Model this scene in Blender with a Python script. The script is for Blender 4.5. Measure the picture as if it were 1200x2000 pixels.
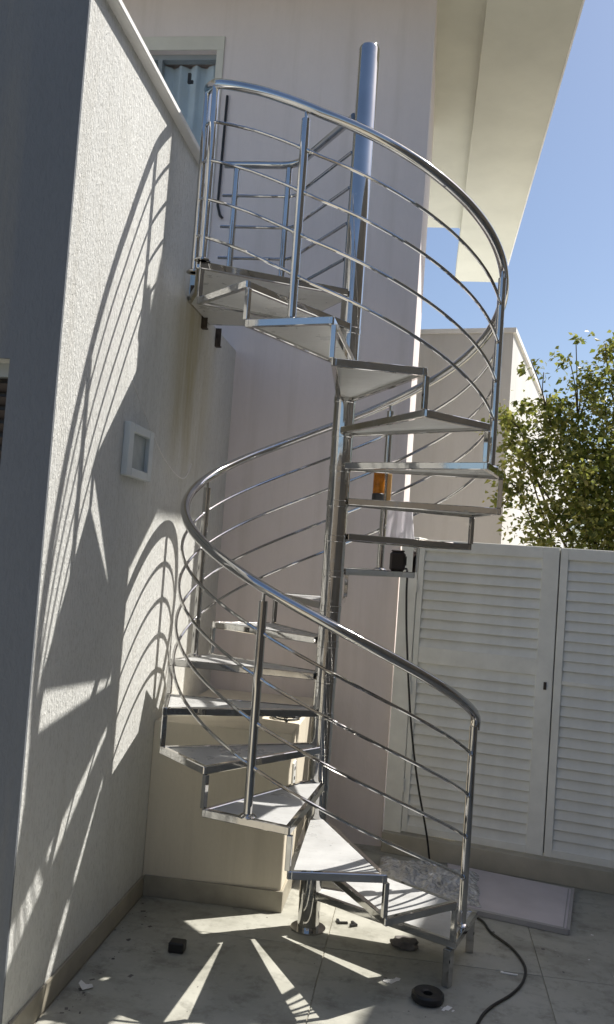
import bpy, bmesh, math, random
from mathutils import Vector, Matrix, noise
random.seed(7)
S = bpy.context.scene
for o in list(bpy.data.objects):
    bpy.data.objects.remove(o)
COL = S.collection

# ------------------------------------------------------------------ camera
cam_d = bpy.data.cameras.new('camera')
cam = bpy.data.objects.new('camera', cam_d)
COL.objects.link(cam)
cam_d.sensor_fit = 'VERTICAL'
cam_d.sensor_height = 24.0
cam_d.sensor_width = 24.0
cam_d.lens = 20.667
cam_d.clip_start = 0.05
cam_d.clip_end = 2000
YAW, PITCH, ROLL = -0.1335, 0.0506, 0.0718
cy, sy = math.cos(YAW), math.sin(YAW)
cp, sp = math.cos(PITCH), math.sin(PITCH)
fw = Vector((sy*cp, cy*cp, sp))
r0 = Vector((cy, -sy, 0.0))
u0 = r0.cross(fw)
cr, sr = math.cos(ROLL), math.sin(ROLL)
rt = r0*cr + u0*sr
up = u0*cr - r0*sr
cam.matrix_world = Matrix(((rt.x, up.x, -fw.x, 0.434), (rt.y, up.y, -fw.y, -4.352),
                           (rt.z, up.z, -fw.z, 1.794), (0, 0, 0, 1)))
S.camera = cam

# ------------------------------------------------------------------ sky, sun, exposure
SUN_AZ, SUN_EL = math.radians(30.0), math.radians(55.5)     # azimuth measured from +X towards +Y
world = bpy.data.worlds.new('World')
S.world = world
world.use_nodes = True
wn = world.node_tree
bg = wn.nodes['Background']
sky = wn.nodes.new('ShaderNodeTexSky')
sky.sky_type = 'NISHITA'
sky.sun_disc = False
sky.sun_elevation = SUN_EL
sky.sun_rotation = math.pi/2 - SUN_AZ
sky.altitude = 600
sky.air_density = 1.0
sky.dust_density = 3.0
sky.ozone_density = 2.2
wn.links.new(sky.outputs[0], bg.inputs[0])
bg.inputs[1].default_value = 0.107
sun_d = bpy.data.lights.new('sun', 'SUN')
sun_d.energy = 5.0
sun_d.angle = math.radians(0.53)
sun_d.color = (1.0, 0.955, 0.89)
sun = bpy.data.objects.new('sun', sun_d)
COL.objects.link(sun)
SDIR = Vector((math.cos(SUN_AZ)*math.cos(SUN_EL), math.sin(SUN_AZ)*math.cos(SUN_EL), math.sin(SUN_EL)))
sun.rotation_euler = SDIR.to_track_quat('Z', 'Y').to_euler()
sun.location = (6, 4, 12)
vs = S.view_settings
vs.view_transform = 'Standard'
vs.look = 'None'
vs.gamma = 1.0
vs.exposure = 0.50
vs.use_curve_mapping = False
S.cycles.max_bounces = 10
S.cycles.diffuse_bounces = 6
S.cycles.glossy_bounces = 6
S.cycles.sample_clamp_indirect = 8.0

# ------------------------------------------------------------------ material helpers
class Mat:
    def __init__(self, name):
        self.m = bpy.data.materials.new(name)
        self.m.use_nodes = True
        self.nt = self.m.node_tree
        self.b = self.nt.nodes['Principled BSDF']
        self.tc = self.n('ShaderNodeTexCoord')
    def n(self, t, **kw):
        nd = self.nt.nodes.new(t)
        for k, v in kw.items():
            setattr(nd, k, v)
        return nd
    def l(self, a, b):
        self.nt.links.new(a, b)
    def mapped(self, scale=(1, 1, 1), loc=(0, 0, 0), coord='Object'):
        mp = self.n('ShaderNodeMapping')
        mp.inputs['Scale'].default_value = scale
        mp.inputs['Location'].default_value = loc
        self.l(self.tc.outputs[coord], mp.inputs[0])
        return mp.outputs[0]
    def noise(self, vec, scale, detail=5, rough=.55, dist=0.0):
        t = self.n('ShaderNodeTexNoise')
        t.inputs['Scale'].default_value = scale
        t.inputs['Detail'].default_value = detail
        t.inputs['Roughness'].default_value = rough
        t.inputs['Distortion'].default_value = dist
        self.l(vec, t.inputs['Vector'])
        return t.outputs[0]
    def ramp(self, fac, stops):
        r = self.n('ShaderNodeValToRGB')
        e = r.color_ramp.elements
        while len(e) < len(stops):
            e.new(0.5)
        for i, (p, c) in enumerate(stops):
            e[i].position = p
            e[i].color = (*c, 1) if len(c) == 3 else c
        self.l(fac, r.inputs[0])
        return r.outputs[0]
    def mix(self, fac, a, b, mode='MIX'):
        m = self.n('ShaderNodeMix', data_type='RGBA', blend_type=mode)
        if isinstance(fac, (int, float)):
            m.inputs[0].default_value = fac
        else:
            self.l(fac, m.inputs[0])
        for s, v in ((6, a), (7, b)):
            if isinstance(v, tuple):
                m.inputs[s].default_value = (*v, 1)
            else:
                self.l(v, m.inputs[s])
        return m.outputs[2]
    def bump(self, h, strength, dist=0.01, prev=None):
        b = self.n('ShaderNodeBump')
        b.inputs['Strength'].default_value = strength
        b.inputs['Distance'].default_value = dist
        self.l(h, b.inputs['Height'])
        if prev is not None:
            self.l(prev, b.inputs['Normal'])
        return b.outputs[0]
    def col(self, c):
        if isinstance(c, tuple):
            self.b.inputs['Base Color'].default_value = (*c, 1)
        else:
            self.l(c, self.b.inputs['Base Color'])
    def set(self, **kw):
        for k, v in kw.items():
            self.b.inputs[k.replace('_', ' ')].default_value = v
        return self

def blotch(M, base, var, scale=2.0, detail=6, coord='Object'):
    v = M.mapped((1, 1, 1), coord=coord)
    n = M.noise(v, scale, detail, .6)
    lo = tuple(max(0, c*(1-var)) for c in base)
    hi = tuple(min(1, c*(1+var)) for c in base)
    return M.ramp(n, [(.3, lo), (.7, hi)])

def simple(name, base, rough=.6, metal=0.0, var=.12, scale=6.0, bump=0.0, bscale=60):
    M = Mat(name)
    M.col(blotch(M, base, var, scale))
    M.set(Roughness=rough, Metallic=metal)
    if bump:
        h = M.noise(M.mapped(), bscale, 4)
        M.l(M.bump(h, bump, .004), M.b.inputs['Normal'])
    return M.m

def plaster(name, base, strength, vert=.35, stains=False, fine=1.0, grain=.8, streak=.28):
    """scratched grafiato render: grains dragged vertically"""
    M = Mat(name)
    v = M.mapped((1, 1, vert))
    g = M.noise(v, 105*fine, 4, .6, .6)
    g2 = M.noise(M.mapped((1, 1, .5)), 210*fine, 3, .6)
    big = M.noise(M.mapped((.8, .8, .35), (3, 1, 2)), 1.5, 6, .6)
    c = M.ramp(big, [(.3, tuple(x*.90 for x in base)), (.7, tuple(min(1, x*1.04) for x in base))])
    gr = M.ramp(g, [(.33, (.80, .80, .79)), (.52, (1, 1, 1))])
    c = M.mix(grain, c, gr, 'MULTIPLY')
    # damp streaks running down the wall
    st = M.noise(M.mapped((5.5, 5.5, .32), (0, .4, 0)), 1.3, 5, .6)
    stm = M.ramp(st, [(.5, (0, 0, 0)), (.8, (1, 1, 1))])
    c = M.mix(stm, c, M.mix(streak, c, (.35, .31, .22), 'MIX'))
    if stains:
        # yellowish damp patch under the landing
        sx = M.n('ShaderNodeSeparateXYZ')
        M.l(M.tc.outputs['Object'], sx.inputs[0])
        def band(o, a, b, d):
            m1 = M.n('ShaderNodeMapRange', interpolation_type='SMOOTHSTEP')
            M.l(o, m1.inputs[0])
            m1.inputs[1].default_value = a-d
            m1.inputs[2].default_value = a+d
            m2 = M.n('ShaderNodeMapRange', interpolation_type='SMOOTHSTEP')
            M.l(o, m2.inputs[0])
            m2.inputs[1].default_value = b-d
            m2.inputs[2].default_value = b+d
            m2.inputs[3].default_value = 1
            m2.inputs[4].default_value = 0
            mm = M.n('ShaderNodeMath', operation='MULTIPLY')
            M.l(m1.outputs[0], mm.inputs[0])
            M.l(m2.outputs[0], mm.inputs[1])
            return mm.outputs[0]
        mk = M.n('ShaderNodeMath', operation='MULTIPLY')
        M.l(band(sx.outputs[1], .0, .68, .25), mk.inputs[0])
        M.l(band(sx.outputs[2], 2.25, 3.2, .25), mk.inputs[1])
        mk2 = M.n('ShaderNodeMath', operation='MULTIPLY')
        M.l(mk.outputs[0], mk2.inputs[0])
        M.l(M.ramp(M.noise(M.mapped((4, 4, .6)), 1.6, 6, .65), [(.25, (0, 0, 0)), (.65, (1, 1, 1))]), mk2.inputs[1])
        c = M.mix(mk2.outputs[0], c, (.42, .37, .22))
    M.col(c)
    M.set(Roughness=.88)
    nb = M.bump(g, strength, .010)
    nb = M.bump(g2, strength*.5, .003, nb)
    M.l(nb, M.b.inputs['Normal'])
    return M.m

MT = {}
MT['grafiato'] = plaster('white_grafiato', (.69, .695, .665), 1.0, stains=True)
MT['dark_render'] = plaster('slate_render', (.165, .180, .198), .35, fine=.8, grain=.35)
MT['house_paint'] = plaster('house_paint', (.83, .752, .725), .12, fine=.5, grain=.08, streak=.22)
MT['ledge_paint'] = plaster('ledge_paint', (.78, .71, .57), .12, fine=.9, grain=.15, streak=.3)
MT['soffit'] = simple('soffit_paint', (.60, .60, .51), .8, var=.08, scale=1.6, bump=.15, bscale=24)
MT['neighbour'] = plaster('neighbour_paint', (.66, .645, .61), .08, fine=.6, grain=.1, streak=.2)
MT['coping'] = simple('coping_paint', (.80, .79, .76), .7, var=.08, bump=.15)
MT['surround'] = simple('surround_paint', (.70, .68, .60), .8, var=.06)
MT['skirting'] = simple('skirting_stone', (.36, .33, .26), .45, var=.2, scale=5, bump=.12, bscale=25)
MT['curb'] = simple('curb_stone', (.44, .41, .33), .6, var=.18, scale=4, bump=.2, bscale=30)

def steel():
    M = Mat('polished_stainless')
    n = M.noise(M.mapped(), 9, 4)
    M.l(M.ramp(n, [(.3, (.035, .035, .035)), (.8, (.10, .10, .10))]), M.b.inputs['Roughness'])
    n2 = M.noise(M.mapped(), 3.5, 3)
    M.col(M.ramp(n2, [(.3, (.50, .49, .475)), (.7, (.62, .61, .59))]))
    M.set(Metallic=1.0)
    sm = M.noise(M.mapped((1, 1, 1), (3, 3, 3)), 26, 5, .65)
    rr = M.mix(M.ramp(sm, [(.55, (0, 0, 0)), (.7, (1, 1, 1))]), M.ramp(n, [(.3, (.035, .035, .035)), (.8, (.10, .10, .10))]), (.24, .24, .24))
    M.l(rr, M.b.inputs['Roughness'])
    h = M.noise(M.mapped((1, 1, .25)), 14, 2)
    M.l(M.bump(h, .05, .01), M.b.inputs['Normal'])
    return M.m
MT['steel'] = steel()

def tread_mat():
    M = Mat('white_tread_board')
    v = M.mapped()
    n = M.noise(v, 5, 6, .65)
    c = M.ramp(n, [(.3, (.43, .435, .43)), (.7, (.56, .565, .555))])
    s = M.noise(M.mapped((2, 18, 2), (.3, .1, 0)), 3, 5, .6)
    c = M.mix(M.ramp(s, [(.52, (0, 0, 0)), (.78, (.6, .6, .6))]), c, (.40, .395, .37))
    d = M.noise(M.mapped((1, 1, 1), (4, 2, 0)), 26, 6, .7)
    c = M.mix(M.ramp(d, [(.56, (0, 0, 0)), (.72, (.6, .6, .6))]), c, (.36, .35, .33))
    M.col(c)
    M.l(M.ramp(n, [(.3, (.22, .22, .22)), (.7, (.45, .45, .45))]), M.b.inputs['Roughness'])
    M.l(M.bump(M.noise(v, 120, 3), .1, .002), M.b.inputs['Normal'])
    return M.m
MT['tread'] = tread_mat()

def tile_mat():
    M = Mat('dusty_floor_tile')
    v = M.mapped()
    n = M.noise(v, 2.2, 8, .65)
    c = M.ramp(n, [(.25, (.30, .295, .25)), (.5, (.42, .415, .36)), (.75, (.50, .495, .435))])
    d = M.noise(M.mapped((1, 1, 1), (5, 3, 0)), 9, 6, .7, .2)
    c = M.mix(M.ramp(d, [(.50, (0, 0, 0)), (.70, (.75, .75, .75))]), c, (.20, .195, .165))
    sm = M.noise(M.mapped((1, 1.6, 1), (2, 7, 0)), 1.7, 7, .7, .2)
    c = M.mix(M.ramp(sm, [(.52, (0, 0, 0)), (.68, (.55, .55, .55))]), c, (.19, .185, .15))
    M.b.inputs['Specular IOR Level'].default_value = .22
    f = M.noise(M.mapped((1, 1, 1), (1, 9, 0)), 55, 4, .6)
    c = M.mix(M.ramp(f, [(.66, (0, 0, 0)), (.72, (.6, .6, .6))]), c, (.60, .59, .55))
    M.col(c)
    M.l(M.ramp(n, [(.3, (.42, .42, .42)), (.7, (.75, .75, .75))]), M.b.inputs['Roughness'])
    M.l(M.bump(M.noise(v, 40, 5), .12, .004), M.b.inputs['Normal'])
    return M.m
MT['tile'] = tile_mat()
MT['ground'] = simple('concrete_ground', (.36, .345, .30), .85, var=.2, scale=.8, bump=.2, bscale=20)
MT['gate'] = simple('gate_paint', (.84, .84, .78), .5, var=.10, scale=5, bump=.03, bscale=60)
MT['gate_dark'] = simple('gate_backing', (.16, .16, .155), .7)
MT['black'] = simple('black_rubber', (.018, .018, .018), .45, var=.3)
MT['rust'] = simple('rusty_iron', (.06, .045, .035), .8, var=.5, scale=40, bump=.4)
MT['dark_brown'] = simple('dark_plastic', (.035, .026, .025), .5, var=.2)
MT['white_plastic'] = simple('white_plastic', (.74, .74, .71), .45, var=.05)
MT['paper'] = simple('paper', (.80, .79, .76), .8, var=.06)
MT['offcut'] = simple('grey_offcut', (.22, .22, .20), .6, var=.3, scale=30)
MT['frosted'] = simple('frosted_glass', (.33, .38, .38), .3, var=.15, scale=12)
MT['lamp_frame'] = simple('lamp_frame_paint', (.62, .66, .66), .5, var=.06)
MT['rag'] = simple('grey_rag', (.16, .15, .14), .9, var=.35, scale=20, bump=.4)
MT['board'] = simple('pinkish_board', (.62, .58, .60), .55, var=.08, scale=5)
MT['board_edge'] = simple('board_edge', (.40, .385, .38), .6, var=.1)
MT['tan'] = simple('tan_card', (.50, .31, .12), .7, var=.12)
MT['bark'] = simple('bark', (.10, .08, .055), .9, var=.35, scale=20, bump=.6, bscale=40)
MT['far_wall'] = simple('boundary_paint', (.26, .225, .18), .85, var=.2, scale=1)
MT['steel_door'] = simple('door_aluminium', (.30, .33, .34), .45, var=.06)

def cloth_mat():
    M = Mat('white_cloth')
    M.col(blotch(M, (.80, .79, .80), .05, 10))
    M.set(Roughness=.85)
    tr = M.n('ShaderNodeBsdfTranslucent')
    tr.inputs[0].default_value = (.85, .83, .86, 1)
    mx = M.n('ShaderNodeMixShader')
    mx.inputs[0].default_value = .5
    M.l(M.b.outputs[0], mx.inputs[1])
    M.l(tr.outputs[0], mx.inputs[2])
    M.l(mx.outputs[0], M.nt.nodes['Material Output'].inputs[0])
    return M.m
MT['cloth'] = cloth_mat()

def amber():
    M = Mat('amber_plastic')
    M.col(blotch(M, (.42, .15, .010), .45, 30))
    M.set(Roughness=.22)
    M.b.inputs['Transmission Weight'].default_value = .35
    return M.m
MT['amber'] = amber()

def curtain_mat():
    M = Mat('teal_curtain')
    c = blotch(M, (.50, .60, .66), .10, 3)
    M.col(c)
    M.set(Roughness=.8)
    return M.m
MT['curtain'] = curtain_mat()

def glass(name, tint=(.85, .92, .93)):
    M = Mat(name)
    M.col(tint)
    M.set(Roughness=.03)
    M.b.inputs['Transmission Weight'].default_value = 1.0
    M.b.inputs['IOR'].default_value = 1.2
    return M.m
MT['glass'] = glass('door_glass', (.88, .94, .97))

def film_mat():
    M = Mat('bubble_film')
    vo = M.n('ShaderNodeTexVoronoi')
    vo.inputs['Scale'].default_value = 38
    M.l(M.mapped(), vo.inputs['Vector'])
    n = M.noise(M.mapped(), 7, 5, .7)
    M.col(M.ramp(n, [(.35, (.55, .55, .53)), (.65, (.93, .93, .92))]))
    M.set(Roughness=.12)
    M.b.inputs['Transmission Weight'].default_value = .12
    M.b.inputs['Coat Weight'].default_value = .6
    M.l(M.bump(vo.outputs['Distance'], 1.0, .02), M.b.inputs['Normal'])
    return M.m
MT['film'] = film_mat()

def leaf_mat():
    M = Mat('leaf')
    oi = M.n('ShaderNodeObjectInfo')
    g = M.n('ShaderNodeNewGeometry')
    c = M.ramp(g.outputs['Random Per Island'], [(.0, (.060, .10, .024)), (.35, (.14, .18, .045)), (.7, (.27, .28, .075)), (1., (.42, .38, .14))])
    M.col(c)
    M.set(Roughness=.38)
    tr = M.n('ShaderNodeBsdfTranslucent')
    M.l(M.mix(.5, c, (.30, .32, .05)), tr.inputs[0])
    mx = M.n('ShaderNodeMixShader')
    mx.inputs[0].default_value = .5
    out = M.nt.nodes['Material Output']
    M.l(M.b.outputs[0], mx.inputs[1])
    M.l(tr.outputs[0], mx.inputs[2])
    M.l(mx.outputs[0], out.inputs[0])
    return M.m
MT['leaf'] = leaf_mat()

# ------------------------------------------------------------------ mesh helpers
def link(name, bm, mat, parent=None, smooth=False, bevel=0.0):
    if bevel:
        bmesh.ops.bevel(bm, geom=[e for e in bm.edges], offset=bevel, segments=1, affect='EDGES', clamp_overlap=True)
    bmesh.ops.recalc_face_normals(bm, faces=bm.faces)
    me = bpy.data.meshes.new(name)
    bm.to_mesh(me)
    bm.free()
    me.materials.append(MT[mat])
    if smooth:
        for p in me.polygons:
            p.use_smooth = True
        if smooth != 'all':
            me.set_sharp_from_angle(angle=math.radians(40))
    o = bpy.data.objects.new(name, me)
    COL.objects.link(o)
    if parent is not None:
        o.parent = parent
    return o

def tag(o, label, cat=None, group=None, kind=None):
    if label:
        o['label'] = label
    if cat:
        o['category'] = cat
    if group:
        o['group'] = group
    if kind:
        o['kind'] = kind
    return o

def thing(name, label, cat, loc=(0, 0, 0), rz=0, group=None):
    o = bpy.data.objects.new(name, None)
    o.empty_display_size = .1
    COL.objects.link(o)
    o.location = loc
    o.rotation_euler = (0, 0, rz)
    return tag(o, label, cat, group)

def box(bm, x0, x1, y0, y1, z0, z1, M=None):
    vs = [bm.verts.new(Vector((x, y, z)) if M is None else M @ Vector((x, y, z)))
          for x, y, z in ((x0, y0, z0), (x1, y0, z0), (x1, y1, z0), (x0, y1, z0),
                          (x0, y0, z1), (x1, y0, z1), (x1, y1, z1), (x0, y1, z1))]
    for f in ((0, 3, 2, 1), (4, 5, 6, 7), (0, 1, 5, 4), (1, 2, 6, 5), (2, 3, 7, 6), (3, 0, 4, 7)):
        bm.faces.new([vs[i] for i in f])
    return bm

def B(*args, M=None):
    bm = bmesh.new()
    box(bm, *args, M=M)
    return bm

def prism(bm, pts, z0, z1):
    lo = [bm.verts.new((p[0], p[1], z0)) for p in pts]
    hi = [bm.verts.new((p[0], p[1], z1)) for p in pts]
    n = len(pts)
    bm.faces.new(lo[::-1])
    bm.faces.new(hi)
    for i in range(n):
        j = (i+1) % n
        bm.faces.new((lo[i], lo[j], hi[j], hi[i]))
    return bm

def tube(bm, pts, r, seg=12, cap=True):
    pts = [Vector(p) for p in pts]
    rings = []
    n = len(pts)
    t0 = (pts[1]-pts[0]).normalized()
    ref = Vector((0, 0, 1)) if abs(t0.z) < .9 else Vector((1, 0, 0))
    side = t0.cross(ref).normalized()
    for i, p in enumerate(pts):
        if i == 0:
            t = (pts[1]-pts[0]).normalized()
        elif i == n-1:
            t = (pts[-1]-pts[-2]).normalized()
        else:
            t = ((pts[i+1]-p).normalized() + (p-pts[i-1]).normalized()).normalized()
        side = (side - t*side.dot(t)).normalized()
        up2 = t.cross(side)
        rr = r[i] if isinstance(r, (list, tuple)) else r
        rings.append([bm.verts.new(p + (side*math.cos(a) + up2*math.sin(a))*rr)
                      for a in [2*math.pi*k/seg for k in range(seg)]])
    for a, b in zip(rings, rings[1:]):
        for k in range(seg):
            bm.faces.new((a[k], a[(k+1) % seg], b[(k+1) % seg], b[k]))
    if cap:
        bm.faces.new(rings[0][::-1])
        bm.faces.new(rings[-1])
    return bm

def bar(bm, a, b, w, h, zoff=0.0):
    """rectangular bar from a to b: width w horizontally, height h, top face at the line + zoff"""
    a, b = Vector(a), Vector(b)
    d = (b-a)
    L = d.length
    t = d/L
    if abs(t.z) > .9:
        s = Vector((1, 0, 0))
        n = Vector((0, 1, 0))
        for_c = [(-w/2, -h/2), (w/2, -h/2), (w/2, h/2), (-w/2, h/2)]
    else:
        s = t.cross(Vector((0, 0, 1))).normalized()
        n = Vector((0, 0, 1))
        for_c = [(-w/2, zoff-h), (w/2, zoff-h), (w/2, zoff), (-w/2, zoff)]
    r1 = [bm.verts.new(a + s*x + n*y) for x, y in for_c]
    r2 = [bm.verts.new(b + s*x + n*y) for x, y in for_c]
    bm.faces.new(r1[::-1])
    bm.faces.new(r2)
    for k in range(4):
        bm.faces.new((r1[k], r1[(k+1) % 4], r2[(k+1) % 4], r2[k]))
    return bm

def lathe(bm, prof, seg=24, c=(0, 0, 0)):
    rings = []
    for r, z in prof:
        rings.append([bm.verts.new((c[0]+r*math.cos(2*math.pi*k/seg), c[1]+r*math.sin(2*math.pi*k/seg), c[2]+z)) for k in range(seg)])
    for a, b in zip(rings, rings[1:]):
        for k in range(seg):
            bm.faces.new((a[k], a[(k+1) % seg], b[(k+1) % seg], b[k]))
    bm.faces.new(rings[0][::-1])
    bm.faces.new(rings[-1])
    return bm

def smooth_path(pts, n=8):
    """Catmull-Rom through pts"""
    P = [Vector(p) for p in pts]
    P = [P[0]*2-P[1]] + P + [P[-1]*2-P[-2]]
    out = []
    for i in range(1, len(P)-2):
        for k in range(n):
            t = k/n
            a, b, c, d = P[i-1], P[i], P[i+1], P[i+2]
            out.append(.5*((2*b) + (c-a)*t + (2*a-5*b+4*c-d)*t*t + (3*b-a-3*c+d)*t**3))
    out.append(P[-2])
    return out

# ------------------------------------------------------------------ ground and floor
g = bmesh.new()
vsg = [g.verts.new(v) for v in ((-400, -400, -.03), (400, -400, -.03), (400, 400, -.03), (-400, 400, -.03))]
g.faces.new(vsg)
tag(link('ground', g, 'ground'), None, kind='structure')

floor = link('floor', B(-6, 7, -8.8, 12, -.029, -.006), 'curb')
tag(floor, None, kind='structure')
T = .98
me_tile = None
for i in range(-1, 3):
    for j in range(-5, 2):
        x0, y0 = .105 + T*i, -.185 + T*j
        if me_tile is None:
            o = link('floor_tile', B(.002, T-.002, .002, T-.002, -.006, 0.0), 'tile', floor, bevel=.0012)
            me_tile = o.data
        else:
            o = bpy.data.objects.new('floor_tile', me_tile)
            COL.objects.link(o)
            o.parent = floor
        o.location = (x0, y0, random.uniform(-.0008, .0004))

# ------------------------------------------------------------------ left wing with the textured white wall
WX = -.89           # wall plane
WY0, WY1 = -1.40, 1.36
TZ = 3.131          # terrace level
wing = thing('side_wing', 'white textured wing with slate grey front, rising left of the steel staircase', 'building', (WX, WY0, 0))
def wloc(o):
    o.location = -Vector((WX, WY0, 0))
    return o
bm = bmesh.new()
FY = WY0 + .012
wx0, wx1, wz0, wz1 = -2.02, -1.072, 1.10, 2.425
box(bm, -6, wx0, FY, FY+.25, 0, TZ)
box(bm, wx1, WX, FY, FY+.25, 0, TZ)
box(bm, wx0, wx1, FY, FY+.25, 0, wz0)
box(bm, wx0, wx1, FY, FY+.25, wz1, TZ)
box(bm, -6, WX, FY+.25, WY1, 0, TZ)
box(bm, WX-.15, WX, FY, .16, TZ, 3.846)      # parapet on the court side
box(bm, -6, WX-.15, FY, FY+.15, TZ, 3.846)   # parapet on the front
wloc(link('wall', bm, 'grafiato', wing))
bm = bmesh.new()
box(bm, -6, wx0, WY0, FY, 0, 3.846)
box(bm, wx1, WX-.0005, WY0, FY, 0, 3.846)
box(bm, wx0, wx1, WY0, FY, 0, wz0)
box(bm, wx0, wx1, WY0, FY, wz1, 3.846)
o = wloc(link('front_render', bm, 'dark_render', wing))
o['label'] = 'slate grey front face of the wing'
bm = bmesh.new()
box(bm, WX-.19, WX+.045, WY0-.03, .163, 3.846, 3.875)
box(bm, -6, WX-.19, WY0-.03, FY+.19, 3.846, 3.875)
wloc(link('coping', bm, 'coping', wing, bevel=.004))
bm = bmesh.new()
box(bm, WX, WX+.012, WY0, .1495, 0, .10)
wloc(link('skirting', bm, 'skirting', wing, bevel=.002))
# window in the front face
wf = wloc(link('window', B(wx0, wx1, FY+.13, FY+.14, wz0, wz1), 'black', wing))
bm = bmesh.new()
for a in ((wx0, wx0+.04, wz0, wz1), (wx1-.03, wx1, wz0, wz1), (wx0+.04, wx1-.03, wz0, wz0+.04), (wx0+.04, wx1-.03, wz1-.05, wz1)):
    box(bm, a[0], a[1], FY+.08, FY+.128, a[2], a[3])
link('frame', bm, 'steel_door', wf)
bm0 = B(wx0+.042, wx1-.032, -.002, .002, -.018, .018, M=Matrix.Rotation(.7, 4, 'X'))
sl0 = None
for k in range(24):
    if sl0 is None:
        sl0 = o = link('blind_slat', bm0, 'dark_brown', wf)
    else:
        o = sl0.copy()
        COL.objects.link(o)
    o.location = (0, FY+.105, wz1-.085-k*.05)
# rusty bracket stubs under the landing
for y0, z0, z1 in ((.19, 3.11, 3.20), (.46, 3.04, 3.13), (.80, 3.02, 3.13)):
    bm = bmesh.new()
    box(bm, WX, WX+.035, y0-.016, y0-.010, z0, z1)
    box(bm, WX, WX+.006, y0-.010, y0+.022, z0, z1)
    box(bm, WX+.006, WX+.034, y0-.010, y0+.022, z0, z0+.007)
    wloc(link('bracket_stub', bm, 'rust', wing))
# patched hairline scar in the render
scar = smooth_path([(WX, -.62, 2.52), (WX, -.40, 2.40), (WX, -.12, 2.26), (WX, .12, 2.19), (WX, .30, 2.17), (WX, .40, 2.20), (WX, .47, 2.27)], 8)
wloc(link('patched_crack', tube(bmesh.new(), scar, [.003+.002*random.random() for _ in scar], 6), 'coping', wing, smooth='all'))

# bulkhead lamp on that wall
lamp = thing('wall_lamp', 'rectangular grey bulkhead lamp with frosted pane on the white textured wall', 'lamp', (WX, -.50, 2.21))
bm = bmesh.new()
yy, zz, d = .172, .118, .030
for a in ((-yy, -yy+.06, -zz, zz), (yy-.06, yy, -zz, zz), (-yy+.06, yy-.06, -zz, -zz+.038), (-yy+.06, yy-.06, zz-.038, zz)):
    box(bm, 0, d, a[0], a[1], a[2], a[3])
link('frame', bm, 'lamp_frame', lamp, bevel=.003)
link('glass_pane', B(.001, .010, -yy+.061, yy-.061, -zz+.039, zz-.039), 'frosted', lamp)

# ------------------------------------------------------------------ main house
HX, HY = .29, 1.36
house = thing('main_house', 'tall pale house with broad eaves behind the staircase, its glazed terrace door upstairs', 'building', (HX, HY, 0))
def hloc(o):
    o.location = -Vector((HX, HY, 0))
    return o
dx0, dx1, dz0, dz1 = -2.35, -1.18, TZ+.02, 5.205
H1 = 5.64
bm = bmesh.new()
D = .22
box(bm, dx1, HX, HY, HY+D, 0, H1)
box(bm, -6, dx0, HY, HY+D, 0, H1)
box(bm, dx0, dx1, HY, HY+D, dz1, H1)
box(bm, dx0, dx1, HY, HY+D, 0, dz0)
box(bm, -6, HX, HY+D, 3.25, 0, H1)
hloc(link('wall', bm, 'house_paint', house))
bm = bmesh.new()
for a in ((dx0-.07, dx1+.05, dz1, dz1+.095), (dx1, dx1+.05, dz0, dz1), (dx0-.07, dx0, dz0, dz1)):
    box(bm, a[0], a[1], HY-.012, HY, a[2], a[3])
hloc(link('door_surround', bm, 'surround', house, bevel=.002))
# roof: eave slab, then a deeper outer beam
bm = bmesh.new()
box(bm, -6, .62, .53, 5.6, H1, 6.6)
roof = hloc(link('roof', bm, 'soffit', house))
bm = bmesh.new()
box(bm, .62, 1.235, .53, 7.2, 5.545, 5.75)
box(bm, .60, .622, .56, 5.58, H1-.012, H1-.0005)      # plaster bead at the step
link('eave_beam', bm, 'soffit', roof)
bm = bmesh.new()
box(bm, 1.2352, 1.247, .53, 7.2, 5.535, 5.60)
link('drip_edge', bm, 'coping', roof)
# terrace door
door = hloc(link('door', B(dx0+.04, dx1-.04, HY+.17, HY+.175, dz0, dz1-.04), 'steel_door', house))
bm = bmesh.new()
xm = (dx0+dx1)/2 + .17
for a in ((dx0, dx0+.045, dz0, dz1), (dx1-.02, dx1, dz0, dz1), (dx0+.045, dx1-.02, dz1-.035, dz1), (xm-.015, xm+.015, dz0, dz1-.035)):
    box(bm, a[0], a[1], HY+.05, HY+.11, a[2], a[3])
link('frame', bm, 'steel_door', door)
link('pane', B(dx0+.046, xm-.016, HY+.078, HY+.084, dz0, dz1-.036), 'glass', door)
bm = bmesh.new()
N = 90
prev = None
for i in range(N+1):
    x = dx0+.05 + (dx1-dx0-.08)*i/N
    y = HY+.142 + .022*math.sin(i*.62+.6*math.sin(i*.17)) + .006*math.sin(i*1.9)
    a, b = bm.verts.new((x, y, dz0+.01)), bm.verts.new((x, y, dz1-.036))
    if prev:
        bm.faces.new((prev[0], a, b, prev[1]))
    prev = (a, b)
link('curtain', bm, 'curtain', door, smooth='all')
for hx, hz in ((-1.375, 5.03), (-1.395, 4.70)):
    bm = B(hx-.008, hx+.012, HY+.03, HY+.05, hz-.035, hz+.035)
    box(bm, hx+.0118, hx+.03, HY+.032, HY+.048, hz-.035, hz-.015)
    link('handle', bm, 'black', door)

# conduit on the house wall beside the door
tag(link('conduit', tube(bmesh.new(), [(-1.082, HY-.012, 4.88), (-1.086, HY-.012, 4.5), (-1.09, HY-.012, 4.12), (-1.07, HY-.012, 4.05), (-1.05, HY-.012, 4.03)], .009, 8), 'black', smooth=True),
    'thin dark pipe fixed upright to the pale house wall right of the terrace door', 'pipe')

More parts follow.
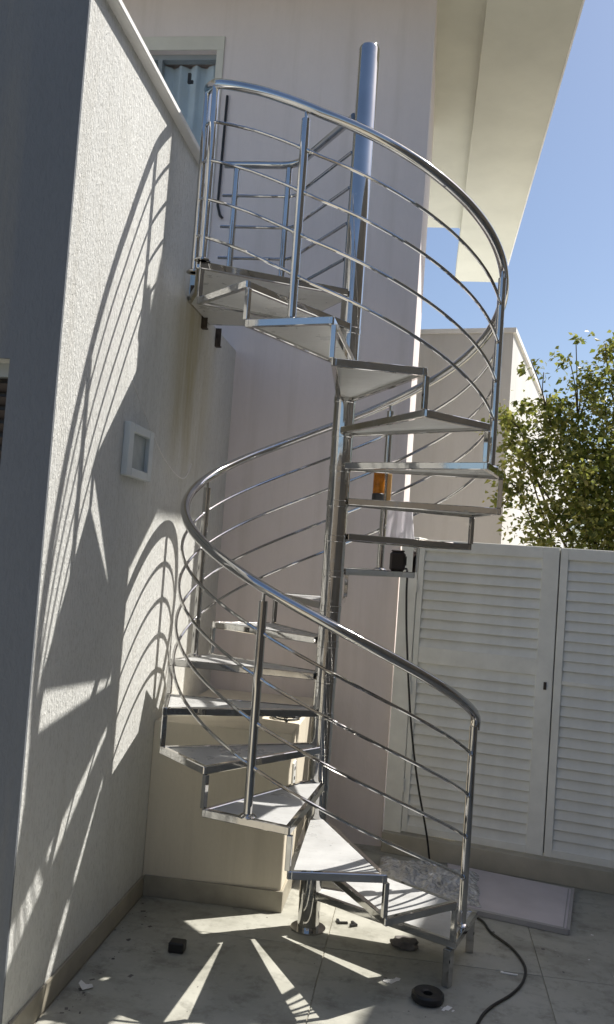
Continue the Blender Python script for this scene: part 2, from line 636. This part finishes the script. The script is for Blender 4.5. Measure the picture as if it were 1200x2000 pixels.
# ------------------------------------------------------------------ low masonry ledge below the stair
LX, LY, LZ = -.165, .15, .89
ledge = thing('masonry_ledge', 'low beige masonry ledge in the corner beneath the staircase, cable coil on top', 'ledge', (LX, LY, 0))
link('block', B(WX-LX, 0, 0, HY-LY, 0, LZ), 'ledge_paint', ledge, bevel=.004)
bm = bmesh.new()
box(bm, WX+.013-LX, .012, -.012, 0, 0, .105)
box(bm, 0, .012, 0, HY-LY-.001, 0, .105)
link('skirting', bm, 'skirting', ledge, bevel=.002)
sock = link('socket_plate', B(0, .009, .10, .19, .60, .72), 'white_plastic', ledge, bevel=.002)
for dz_ in (.635, .685):
    link('socket_hole', B(.009, .0105, .13, .16, dz_-.008, dz_+.008), 'black', sock)

# ------------------------------------------------------------------ neighbour's house beyond the gate
GA = -math.atan(.213)     # the gate and what lies behind it stand 12 degrees off the house
nb = thing('neighbour_house', 'pale flat topped house beyond the gate with one sunlit flank behind the tree', 'building', (1.145, 4.0, 0), GA)
link('wall', B(-5, 0, 0, 11, 0, 4.03), 'neighbour', nb)
bm = bmesh.new()
box(bm, -5.02, .025, -.02, 11.02, 4.03, 4.075)
link('coping', bm, 'coping', nb)

# unseen block added on the right to shade that half of the yard
rh = thing('shade_block', 'added unseen block outside the yard on the right that shades the gate side', 'building', (3.42, -1.0, 0), GA)
link('wall', B(0, 6, -6, 4.4, 0, 5.95), 'far_wall', rh)
link('coping', B(-.03, 6.03, -6.03, 4.43, 5.95, 6.0), 'coping', rh)
bwall = thing('boundary_wall', 'plain beige boundary wall closing the yard behind the viewer', 'wall', (0, -9, 0))
link('wall', B(-9, 9, -.2, 0, 0, 3.4), 'far_wall', bwall)
link('coping', B(-9, 9, -.24, .04, 3.4, 3.46), 'coping', bwall)

# ------------------------------------------------------------------ louvred gate
gate = thing('louvred_gate', 'pale grey two leaf louvred metal gate standing on a stone curb', 'gate', (.314, 1.254, 0), GA)
link('curb', B(-.02, 3.2, 0, .35, 0, .125), 'curb', gate, bevel=.004)
GY = .055     # leaf plane behind the curb face
link('jamb', B(-.022, .088, GY-.02, GY+.24, .125, 1.968), 'gate', gate, bevel=.003)
slat_me = {}
def leaf(x0, x1, rails, stile_l, stile_r, zt=1.957, zb=.135):
    fr = bmesh.new()
    box(fr, x0, x0+stile_l, GY-.012, GY+.03, zb, zt)
    box(fr, x1-stile_r, x1, GY-.012, GY+.03, zb, zt)
    a, b = x0+stile_l, x1-stile_r
    zs = [zb+.045, zt-.07]
    box(fr, a, b, GY-.010, GY+.03, zb, zb+.045)
    box(fr, a, b, GY-.010, GY+.03, zt-.07, zt)
    for z0, z1 in rails:
        box(fr, a, b, GY-.008, GY+.03, z0, z1)
    lf = link('gate_leaf', fr, 'gate', gate, bevel=.002)
    link('backing', B(a, b, GY+.031, GY+.034, zb+.02, zt-.02), 'gate_dark', lf)
    cuts = sorted([(zb, zb+.045)] + list(rails) + [(zt-.07, zt)])
    key = round(b-a, 3)
    for (_, lo), (hi, _) in zip(cuts, cuts[1:]):
        n = max(1, round((hi-lo)/.062))
        for q in range(n):
            z = lo + (hi-lo)*(q+.5)/n
            if key not in slat_me:
                bm = bmesh.new()
                pr = [(-.006, -.033), (.001, -.036), (.024, .029), (.017, .033)]     # slanted blade, lower edge forward
                l = [bm.verts.new((0, GY+y, zz)) for y, zz in pr]
                r = [bm.verts.new((b-a, GY+y, zz)) for y, zz in pr]
                bm.faces.new(l)
                bm.faces.new(r[::-1])
                for k in range(4):
                    bm.faces.new((l[k], r[k], r[(k+1) % 4], l[(k+1) % 4]))
                o = link('slat', bm, 'gate', lf)
                slat_me[key] = o.data
            else:
                o = bpy.data.objects.new('slat', slat_me[key])
                COL.objects.link(o)
                o.parent = lf
            o.location = (a, random.uniform(-.001, .001), z)
            o.rotation_euler = (random.uniform(-.03, .03), random.uniform(-.0015, .0015), 0)
    return lf
lf1 = leaf(.091, .945, [(1.185, 1.285)], .035, .098)
lf2 = leaf(.952, 2.15, [(1.145, 1.17)], .045, .08)
leaf(2.156, 3.1, [(1.145, 1.17)], .08, .08)
for gx in (.9485, 2.153):
    link('sun_leak_blocker', B(gx-.02, gx+.02, GY+.032, GY+.040, .14, 1.95), 'gate_dark', gate)  # dark strip added behind each leaf gap to block leaking sun
for hz in (.42, 1.02, 1.66):
    link('hinge', tube(bmesh.new(), [(.0905, GY-.026, hz-.04), (.0905, GY-.026, hz), (.0905, GY-.026, hz+.04)], .0065, 8), 'gate', lf1, smooth=True)
bm = bmesh.new()
box(bm, .895, .912, GY-.019, GY-.012, .115+.99, 1.15)
box(bm, .898, .908, GY-.03, GY-.019, 1.12, 1.13)
link('lock', bm, 'rust', lf1)

# ------------------------------------------------------------------ tree beyond the gate
tree = thing('tree', 'small leafy tree with loose sunlit crown rising behind the louvred gate', 'tree', (1.95, 2.75, 0))
tb = bmesh.new()
base = Vector((0, 0, -.05))
cl = []     # clumps: centre, radii, leaves
def C(x, y, z, r, n, ry=None):
    cl.append((Vector((x-1.95, y-2.75, z)), r, n))
C(1.10, 2.45, 2.88, .20, 150); C(1.18, 2.50, 2.60, .22, 220); C(1.34, 2.5, 2.92, .24, 190)
C(1.55, 2.6, 2.98, .32, 360); C(1.85, 2.6, 3.0, .34, 430); C(2.15, 2.7, 3.0, .4, 420)
C(1.50, 2.5, 2.65, .30, 520); C(1.80, 2.5, 2.65, .36, 900); C(2.1, 2.6, 2.6, .4, 800)
C(1.45, 2.45, 2.25, .26, 360); C(1.72, 2.4, 2.25, .34, 800); C(2.05, 2.5, 2.2, .4, 800)
C(1.60, 2.4, 1.95, .28, 420); C(1.9, 2.4, 1.9, .38, 700); C(1.30, 2.45, 2.05, .16, 110)
C(1.04, 2.42, 2.78, .15, 110); C(1.12, 2.45, 2.40, .16, 120); C(.93, 2.40, 2.93, .14, 90); C(.98, 2.4, 2.25, .08, 16); C(1.03, 2.4, 2.45, .10, 26)
C(1.16, 2.5, 3.42, .10, 34); C(1.26, 2.5, 3.33, .10, 26); C(1.30, 2.55, 3.17, .12, 40)
C(1.50, 2.6, 3.63, .09, 26); C(1.46, 2.6, 3.47, .14, 50); C(1.62, 2.6, 3.40, .16, 60); C(1.72, 2.6, 3.60, .15, 80)
C(1.86, 2.65, 3.45, .2, 120); C(1.55, 2.6, 3.28, .15, 50); C(1.74, 2.6, 3.22, .2, 110); C(2.0, 2.7, 3.5, .3, 200)
C(2.45, 2.8, 3.0, .45, 500); C(2.4, 2.8, 2.4, .45, 500)
fork = Vector((-.02, -.02, 1.55))
tube(tb, [base, (.01, 0, .6), (-.01, -.02, 1.1), fork], [.045, .038, .032, .026], 9)
limbs = []
for k, (c, r, n) in enumerate(cl):
    if n < 100:
        par = min((q for q in limbs), key=lambda q: (q-c).length)
        mid = (par+c)/2 + Vector((random.uniform(-.04, .04), random.uniform(-.04, .04), .03))
        tube(tb, smooth_path([par, mid, c], 4), [.006]*4+[.004]*5, 5)
    else:
        st = fork + Vector((random.uniform(-.02, .02), random.uniform(-.02, .02), random.uniform(-.25, .05)))
        mid = st*.5 + c*.5 + Vector((random.uniform(-.08, .08), random.uniform(-.08, .08), random.uniform(-.12, .02)))
        tube(tb, smooth_path([st, mid, c], 5), [.015-.0011*i for i in range(11)], 6)
        limbs.append(c)
link('trunk', tb, 'bark', tree, smooth='all')
lb = bmesh.new()
for c, r, n in cl:
    sub = [c + Vector((random.gauss(0, 1), random.gauss(0, 1), random.gauss(0, .9)))*r*.6 for _ in range(max(3, n//14))]
    for i in range(int(n*1.9) if n > 100 else n):
        s0 = random.choice(sub)
        p = s0 + Vector((random.gauss(0, 1), random.gauss(0, 1), random.gauss(0, 1)))*r*.2
        L = random.uniform(.030, .066)
        w = L*random.uniform(.5, .72)
        d = Vector((random.gauss(0, 1), random.gauss(0, 1), random.gauss(-.45, .6))).normalized()
        nrm = Vector((random.gauss(.25, .8), random.gauss(0, .8), random.gauss(.9, .6)))
        sd = d.cross(nrm)
        if sd.length < 1e-3:
            continue
        sd.normalize()
        nn = sd.cross(d)
        a = lb.verts.new(p)
        b = lb.verts.new(p + d*L*.45 + sd*w*.5 + nn*w*.18)
        e = lb.verts.new(p + d*L - nn*L*.12)
        f = lb.verts.new(p + d*L*.45 - sd*w*.5 + nn*w*.18)
        m = lb.verts.new(p + d*L*.5)
        lb.faces.new((a, b, m)); lb.faces.new((b, e, m)); lb.faces.new((e, f, m)); lb.faces.new((f, a, m))
cr_ = link('crown', lb, 'leaf', tree, smooth='all')
cr_['kind'] = 'stuff'

# ------------------------------------------------------------------ the spiral staircase
R, RISE = .80, .17297
TH0, DTH = math.radians(-31.814), math.radians(29.81)
def ang(k):
    return TH0 - DTH*k
def lev(k):
    return .19 + RISE*k
def cor(k, r=R):
    return Vector((r*math.cos(ang(k)), r*math.sin(ang(k)), 0))
RP = .053
stair = thing('spiral_staircase', 'polished stainless steel spiral staircase with white treads and curved rails', 'staircase')
bm = bmesh.new()
lathe(bm, [(.085, 0), (.085, .008), (RP, .0085), (RP, 1.0), (RP, 2.0), (RP, 3.0), (RP, 4.39), (RP-.006, 4.405), (RP-.02, 4.412)], 40)
pole = link('pole', bm, 'steel', stair, smooth=True)

def tread_poly(k, inset=0.0):
    am = ang(k-.5)
    e = math.radians(58)
    rin = RP+.006
    pa = Vector((rin*math.cos(am+e), rin*math.sin(am+e), 0))
    pb = Vector((rin*math.cos(am-e), rin*math.sin(am-e), 0))
    P = [pa, cor(k-1), cor(k), pb]        # am+e is the nosing side (larger angle)
    if inset:
        c = sum(P, Vector())/4
        Q = []
        n = len(P)
        for i in range(n):
            p0, p1, p2 = P[i-1], P[i], P[(i+1) % n]
            d1, d2 = (p1-p0).normalized(), (p2-p1).normalized()
            n1, n2 = Vector((d1.y, -d1.x, 0)), Vector((d2.y, -d2.x, 0))
            if n1.dot(c-p1) < 0:
                n1 = -n1
            if n2.dot(c-p1) < 0:
                n2 = -n2
            bis = (n1+n2).normalized()
            Q.append(p1 + bis*inset/max(.35, bis.dot(n1)))
        P = Q
    return P
FW, FH = .024, .034
for k in range(0, 17):
    z = lev(k)
    tr = link('tread', prism(bmesh.new(), tread_poly(k, FW*.62), z-.016, z), 'tread', stair, bevel=.002)
    bm = bmesh.new()
    P = tread_poly(k, FW/2)
    for i in range(3):
        a, b = P[i].copy(), P[i+1].copy()
        a.z = b.z = z
        d = (b-a).normalized()
        ext = FW*.45
        bar(bm, a - d*(ext if i else 0), b + d*(ext if i < 2 else 0), FW, FH - .0007*i, .0025 + .0007*i)
    link('frame', bm, 'steel', tr, bevel=.003)
    # collar plate welded to the pole
    link('collar', lathe(bmesh.new(), [(RP+.0005, z-.042), (RP+.0022, z-.040), (RP+.0022, z-.012), (RP+.0005, z-.01)], 28), 'steel', tr, smooth=True)
    if k:
        q = cor(k-1, R-.014)
        bm = bmesh.new()
        Mq = Matrix.Translation((q.x, q.y, 0)) @ Matrix.Rotation(ang(k-1), 4, 'Z')
        box(bm, -.011, .011, -.011, .011, lev(k-1)+.003, z-FH+.003, M=Mq)
        link('riser_bar', bm, 'steel', tr, bevel=.002)
    if k == 0:
        for kk in (0, -1):
            q = cor(kk, R-.03)
            Mq = Matrix.Translation((q.x, q.y, 0)) @ Matrix.Rotation(ang(kk), 4, 'Z')
            bm = bmesh.new()
            box(bm, -.018, .018, -.018, .018, .0, z-FH+.003, M=Mq)
            link('leg', bm, 'steel', tr, bevel=.003)

# landing at terrace level
LZ_ = lev(17)
c16 = cor(16)
lp = [Vector((-.02, -.058, 0)), Vector((c16.x, c16.y, 0)), Vector((-.80, -.02, 0)), Vector((WX+.004, .17, 0)), Vector((WX+.004, .60, 0)), Vector((-.42, .60, 0)), Vector((-.05, .035, 0))]
land = link('landing', prism(bmesh.new(), [Vector((p.x*.985-.004, p.y*.985, 0)) for p in lp], LZ_-.030, LZ_-.004), 'tread', stair)
bm = bmesh.new()
for i in range(len(lp)-1):
    a, b = lp[i].copy(), lp[i+1].copy()
    a.z = b.z = LZ_
    bar(bm, a, b, .026, .034 - .0008*i, .0008*i)
link('frame', bm, 'steel', land, bevel=.003)
q = cor(16, R-.014)
bm = bmesh.new()
box(bm, -.011, .011, -.011, .011, lev(16)+.003, LZ_-.034, M=Matrix.Translation((q.x, q.y, 0)) @ Matrix.Rotation(ang(16), 4, 'Z'))
link('riser_bar', bm, 'steel', land, bevel=.002)

# balustrade
def dz(k):
    pts = [(-2, 0), (5, 0), (9, .035), (12, .014), (14.3, -.012), (15.2, .006), (16, .006), (17, -.03)]
    for (a, va), (b, vb) in zip(pts, pts[1:]):
        if k <= b:
            return va + (vb-va)*(k-a)/(b-a)
    return pts[-1][1]
RH, HH = .747, 1.03
def rail(k, h, r=RH):
    a = ang(k)
    s = max(0, min(1, (k-8)/3))
    r = r + .053*max(0, min(1, (k-15.25)/.65))**1.3
    return Vector((r*math.cos(a), r*math.sin(a)+.02*s, .19 + RISE*k + h + dz(k)))
def rng(a, b, n):
    return [a+(b-a)*i/n for i in range(n+1)]
p0 = rail(-.5, HH)
start = [p0 + (rail(-.52, HH)-p0).normalized()*.03 + Vector((0, 0, -.062)),
         p0 + (rail(-.52, HH)-p0).normalized()*.034 + Vector((0, 0, -.03)),
         p0 + (rail(-.52, HH)-p0).normalized()*.022 + Vector((0, 0, -.006))]
hp = start + [rail(k, HH) for k in rng(-.45, 16.42, 272)]
handrail = link('handrail', tube(bmesh.new(), hp, .0228, 16), 'steel', stair, smooth=True)
for h in (.185, .37, .555, .735):
    ks = rng(-.62, 16.5, 250)
    pts = [rail(k, HH-h) for k in ks]
    link('rail_bar', tube(bmesh.new(), pts, .0075, 8), 'steel', stair, smooth=True)
for k in (0, 3, 6, 9, 12, 15):
    t = rail(k-.5, HH)
    x, y = t.x, t.y
    ps = link('post', tube(bmesh.new(), [(x, y, lev(k)+.001), (x, y, lev(k)+.4), (x, y, t.z-.055)], .019, 16), 'steel', stair, smooth=True)
    link('saddle', tube(bmesh.new(), [(x, y, t.z-.055), (x, y, t.z-.01)], .0075, 8), 'steel', ps, smooth=True)
    link('base_flange', lathe(bmesh.new(), [(.038, 0), (.038, .005), (.030, .012), (.0192, .016)], 20, (x, y, lev(k)+.0005)), 'steel', ps, smooth=True)
    for h in (.185, .37, .555, .735):
        q0, q1 = rail(k-.5-.075, HH-h), rail(k-.5+.075, HH-h)
        link('bar_collar', tube(bmesh.new(), [q0, (q0+q1)/2, q1], [.0095, .0115, .0095], 10), 'steel', ps, smooth=True)
# end posts of the landing
for kk in (15.93, 16.40):
    t = rail(kk, HH)
    x, y, zt = t.x, t.y, t.z - .01
    ps = link('post', tube(bmesh.new(), [(x, y, LZ_), (x, y, 3.5), (x, y, zt)], .019, 16), 'steel', stair, smooth=True)
    link('base_flange', lathe(bmesh.new(), [(.038, 0), (.038, .005), (.030, .012), (.0192, .016)], 20, (x, y, LZ_)), 'steel', ps, smooth=True)
# guard along the back of the landing
def guard_path(z, r=.10):
    A, Bc, Cc = Vector((-.86, .585, z)), Vector((-.435, .585, z)), Vector((-.055, .02, z))
    d1, d2 = (A-Bc).normalized(), (Cc-Bc).normalized()
    arc = [(Bc+d1*r)*(1-t)**2 + Bc*2*t*(1-t) + (Bc+d2*r)*t**2 for t in rng(0, 1, 8)]
    return [A] + arc + [Cc]
link('guard_rail', tube(bmesh.new(), guard_path(LZ_+.92), .0215, 14), 'steel', stair, smooth=True)
for h in (.735, .55, .365, .18):
    link('guard_bar', tube(bmesh.new(), guard_path(LZ_+h, .06), .009, 8), 'steel', stair, smooth=True)
for x, y in ((-.785, .585), (-.475, .585)):
    ps = link('guard_post', tube(bmesh.new(), [(x, y, LZ_), (x, y, 3.6), (x, y, LZ_+.92)], .019, 16), 'steel', stair, smooth=True)
    link('base_flange', lathe(bmesh.new(), [(.038, 0), (.038, .005), (.030, .012), (.0192, .016)], 20, (x, y, LZ_)), 'steel', ps, smooth=True)

# ------------------------------------------------------------------ things left on and around the stair
# amber bottle on a tread
zt = lev(11)
bt = thing('amber_bottle', 'amber plastic bottle with black base standing on an upper tread', 'bottle', (.190, .14, zt+.003))
link('body', lathe(bmesh.new(), [(.029, .045), (.030, .05), (.030, .15), (.027, .165), (.02, .175), (.016, .178)], 24), 'amber', bt, smooth=True)
link('base', lathe(bmesh.new(), [(.031, 0), (.032, .004), (.032, .043), (.030, .045)], 24), 'black', bt, smooth=True)
link('cap', lathe(bmesh.new(), [(.017, .178), (.018, .18), (.018, .196), (.015, .2)], 20), 'black', bt, smooth=True)
tag(link('tan_carton', B(.230, .252, .17, .20, zt+.003, zt+.155), 'tan', bevel=.002), 'narrow tan carton standing close beside the amber bottle', 'carton')
# white cloth hanging off that tread
bm = bmesh.new()
nu, nv = 18, 26
vv = []
for j in range(nv+1):
    t = j/nv
    row = []
    for i in range(nu+1):
        s = i/nu
        wid = .118 + .012*t
        x = .300 + (s-.5)*wid + .03*t*t*(s-.2)
        fold = .012*math.sin(s*13+t*2.2) + .006*math.sin(s*29+1+t*4)
        if t < .28:
            u = t/.28
            y, z = .10 + .245*u, zt+.008 + .010*math.sin(s*9)*.4 + .004
        else:
            u = (t-.28)/.72
            y, z = .352 + fold*(.3+u), zt+.010 - .195*u - .014*math.sin(s*5.2+.7)*u
        row.append(bm.verts.new((x, y, z + noise.noise((s*3, t*4, 1))*.004)))
    vv.append(row)
for j in range(nv):
    for i in range(nu):
        bm.faces.new((vv[j][i], vv[j][i+1], vv[j+1][i+1], vv[j+1][i]))
o = link('white_cloth', bm, 'cloth', smooth='all')
md = o.modifiers.new('thick', 'SOLIDIFY')
md.thickness = .003
tag(o, 'white rag draped over an upper tread beside the amber bottle', 'cloth')
# tool box on a lower tread with its lead
zt = lev(9)
ch = thing('charger_box', 'dark brown box with a lead standing on the tread level with the gate top', 'charger', (.300, .62, zt+.003))
link('body', B(-.046, .04, -.04, .04, 0, .108), 'dark_brown', ch, bevel=.012)
link('lid', B(-.040, .034, -.034, .034, .1085, .118), 'dark_brown', ch, bevel=.004)
link('vent_ring', tube(bmesh.new(), [(.0405, .0, .06), (.047, .0, .06)], .026, 16), 'black', ch, smooth=True)

path = [(.345, .665, zt+.02), (.352, .70, zt+.012), (.3545, .715, zt-.03), (.358, .72, 1.6), (.375, .78, 1.36), (.424, .88, .91), (.485, .95, .545), (.557, 1.03, .233),
        (.588, 1.09, .06), (.592, 1.06, .012), (.565, .97, .007), (.478, .83, .007), (.38, .77, .007), (.36, .66, .007), (.45, .56, .007), (.60, .50, .007), (.75, .43, .007),
        (.85, .35, .007), (.89, .206, .007), (.974, .055, .007), (1.014, -.122, .007), (.99, -.278, .007), (.928, -.412, .007), (.832, -.548, .007), (.779, -.665, .007), (.74, -.85, .007), (.80, -1.1, .007)]
tag(link('power_cord', tube(bmesh.new(), smooth_path(path, 8), .0062, 8), 'black', smooth='all'),
    'black power cord hanging from the dark box and snaking over the floor to the viewer', 'cord')
# coil of cable on the ledge
bm = bmesh.new()
co = []
for i in range(150):
    a = i/150*2*math.pi*4.3
    rr = .060 + .012*math.sin(a*.37) + .006*math.sin(a*1.7)
    co.append((-.256 + rr*math.cos(a)*1.1, .56 + rr*math.sin(a)*1.05, LZ + .006 + .0045*(a/(2*math.pi)) + .002*math.sin(a*2.3)))
co.append((-.235, .43, LZ+.006))
tag(link('cable_coil', tube(bm, smooth_path(co, 2), .0048, 6), 'black', smooth='all'), 'black coil of cable lying on top of the beige ledge', 'cable')
# grinding disc
bm = bmesh.new()
prof = [(.020, .012), (.020, .03), (.032, .036), (.058, .038), (.067, .030), (.068, .012), (.062, .003), (.030, .001)]
seg = 36
rings = [[bm.verts.new((.572+r*math.cos(2*math.pi*k/seg), -.555+r*math.sin(2*math.pi*k/seg), z)) for k in range(seg)] for r, z in prof]
for a, b in zip(rings, rings[1:]+rings[:1]):
    for k in range(seg):
        bm.faces.new((a[k], a[(k+1) % seg], b[(k+1) % seg], b[k]))
tag(link('tape_roll', bm, 'black', smooth=True), 'black ring shaped roll lying flat on the floor in front of the stair legs', 'roll')
tag(link('black_block', B(-.572, -.502, -.445, -.385, 0, .045), 'black', bevel=.005), 'small black block on the floor near the white wall', 'block')
# paper scrap
bm = bmesh.new()
pts = [(-.80, -.865, .004), (-.765, -.84, .008), (-.78, -.81, .004), (-.80, -.83, .010), (-.818, -.84, .030), (-.82, -.86, .026)]
v = [bm.verts.new(p) for p in pts]
bm.faces.new((v[0], v[1], v[2], v[3])); bm.faces.new((v[0], v[3], v[4], v[5]))
o = link('paper_scrap', bm, 'paper')
o.modifiers.new('thick', 'SOLIDIFY').thickness = .002
tag(o, 'folded white paper scrap on the floor at the foot of the white wall', 'scrap')
# board with a rim lying by the gate
bd = thing('board', 'pinkish white board with raised rim lying on the floor before the gate', 'board', (0, 0, 0))
bp = [Vector((.70, 1.125, 0)), Vector((.70, .46, 0)), Vector((1.275, .315, 0)), Vector((1.40, .93, 0))]
link('panel', prism(bmesh.new(), bp, .001, .022), 'board', bd, bevel=.002)
bm = bmesh.new()
for a, b, w in ((bp[1], bp[2], .018), (bp[2], bp[3], .018)):
    n_ = (b-a).normalized().cross(Vector((0, 0, 1)))
    off = n_*.0
    aa, bb = a.copy(), b.copy()
    aa.z = bb.z = .028
    bar(bm, aa, bb, w, .026)
for a, b in ((bp[1], bp[2]), (bp[2], bp[3])):
    c0 = sum(bp, Vector())/4
    aa, bb = a + (c0-a)*.07, b + (c0-b)*.07
    aa.z = bb.z = .0245
    bar(bm, aa, bb, .006, .0024)
link('rim', bm, 'board_edge', bd)
# crumpled plastic film
bm = bmesh.new()
nx, ny = 80, 72
gv = []
for j in range(ny+1):
    row = []
    for i in range(nx+1):
        s, t = i/nx, j/ny
        x = .30 + .56*s + .05*noise.noise((s*3, t*3, 7))
        y = .57 + .54*t - .10*s + .05*noise.noise((s*3, t*3, 3))
        e = min(s, 1-s, t, 1-t)*5
        h = abs(noise.noise((s*5, t*6, 0)))*.62 + abs(noise.noise((s*12, t*13, 4)))*.3 + abs(noise.noise((s*27, t*27, 2)))*.08
        row.append(bm.verts.new((x, y, .0245 + .11*h*min(1, e))))
    gv.append(row)
for j in range(ny):
    for i in range(nx):
        if not (min(i, nx-i, j, ny-j) < 2 and random.random() < .3):
            bm.faces.new((gv[j][i], gv[j][i+1], gv[j+1][i+1], gv[j+1][i]))
for v in [v for v in bm.verts if not v.link_faces]:
    bm.verts.remove(v)
tag(link('plastic_film', bm, 'film', smooth='all'), 'crumpled clear plastic film heaped on the floor between stair and gate', 'film')
# rag under the first tread
bm = bmesh.new()
bmesh.ops.create_icosphere(bm, subdivisions=4, radius=1)
for v in bm.verts:
    n_ = v.co.normalized()
    rr = 1 + .4*noise.noise(n_*1.6) + .12*noise.noise(n_*4)
    v.co = Vector((.475 + n_.x*.068*rr, -.06 + n_.y*.05*rr, max(.001, .012 + n_.z*.028*rr)))
tag(link('grey_rag', bm, 'rag', smooth='all'), 'crumpled dark grey rag on the floor under the lowest tread', 'rag')
# offcuts under the stair
def offcut(x, y, w, d, h, rz, label, mat='offcut'):
    bm = bmesh.new()
    M_ = Matrix.Translation((x, y, 0)) @ Matrix.Rotation(rz, 4, 'Z')
    box(bm, -w/2, w/2, -d/2, -d/2+.012, .0, h, M=M_)
    box(bm, -w/2, -w/2+.012, -d/2+.012, d/2, .0, h, M=M_)
    tag(link('metal_offcut', bm, mat), label, 'offcut', 'metal offcuts on the floor')
offcut(.155, .12, .05, .045, .010, .3, 'small bent steel offcut on the sunlit floor beside the pole base', 'black')
offcut(.205, .10, .045, .04, .012, 2.2, 'second bent steel offcut a little right of the one beside the pole base', 'black')
offcut(.937, -.205, .075, .018, .003, -.1, 'pale flat metal strip on the shaded floor inside the cord loop', 'paper')
def chips(name, pts, label, cat, mat, s):
    bm = bmesh.new()
    for x, y in pts:
        M_ = Matrix.Translation((x, y, 0)) @ Matrix.Rotation(random.uniform(0, 3), 4, 'Z')
        q_ = random.choice((.35, .5, .7, 1.0, 1.7))
        a, b, h = q_*s*random.uniform(.5, 1.2), q_*s*random.uniform(.3, .9), s*random.uniform(.1, .25)
        box(bm, -a, a, -b, b, .0006, h, M=M_)
    o = link(name, bm, mat)
    tag(o, label, cat, kind='stuff')
pts = []
for _ in range(120):
    pts.append((random.uniform(-.86, .1)**1, random.uniform(-1.2, .1)))
chips('debris', [(-.80+random.gauss(0, .05)+.0, random.uniform(-1.1, .05)) for _ in range(45)] + [(random.uniform(-.8, 1.3), random.uniform(-1.0, .3)) for _ in range(45)],
      'dark dust and mortar crumbs scattered over the floor', 'debris', 'rag', .006)
chips('plaster_chips', [(.655+random.gauss(0, .03), -.60+random.gauss(0, .012)) for _ in range(7)] + [(.43+random.gauss(0, .02), -.42+random.gauss(0, .015)) for _ in range(8)] + [(1.40, .35), (1.33, .05), (1.42, -.1)],
      'white plaster chips on the floor around the black roll', 'chips', 'paper', .009)
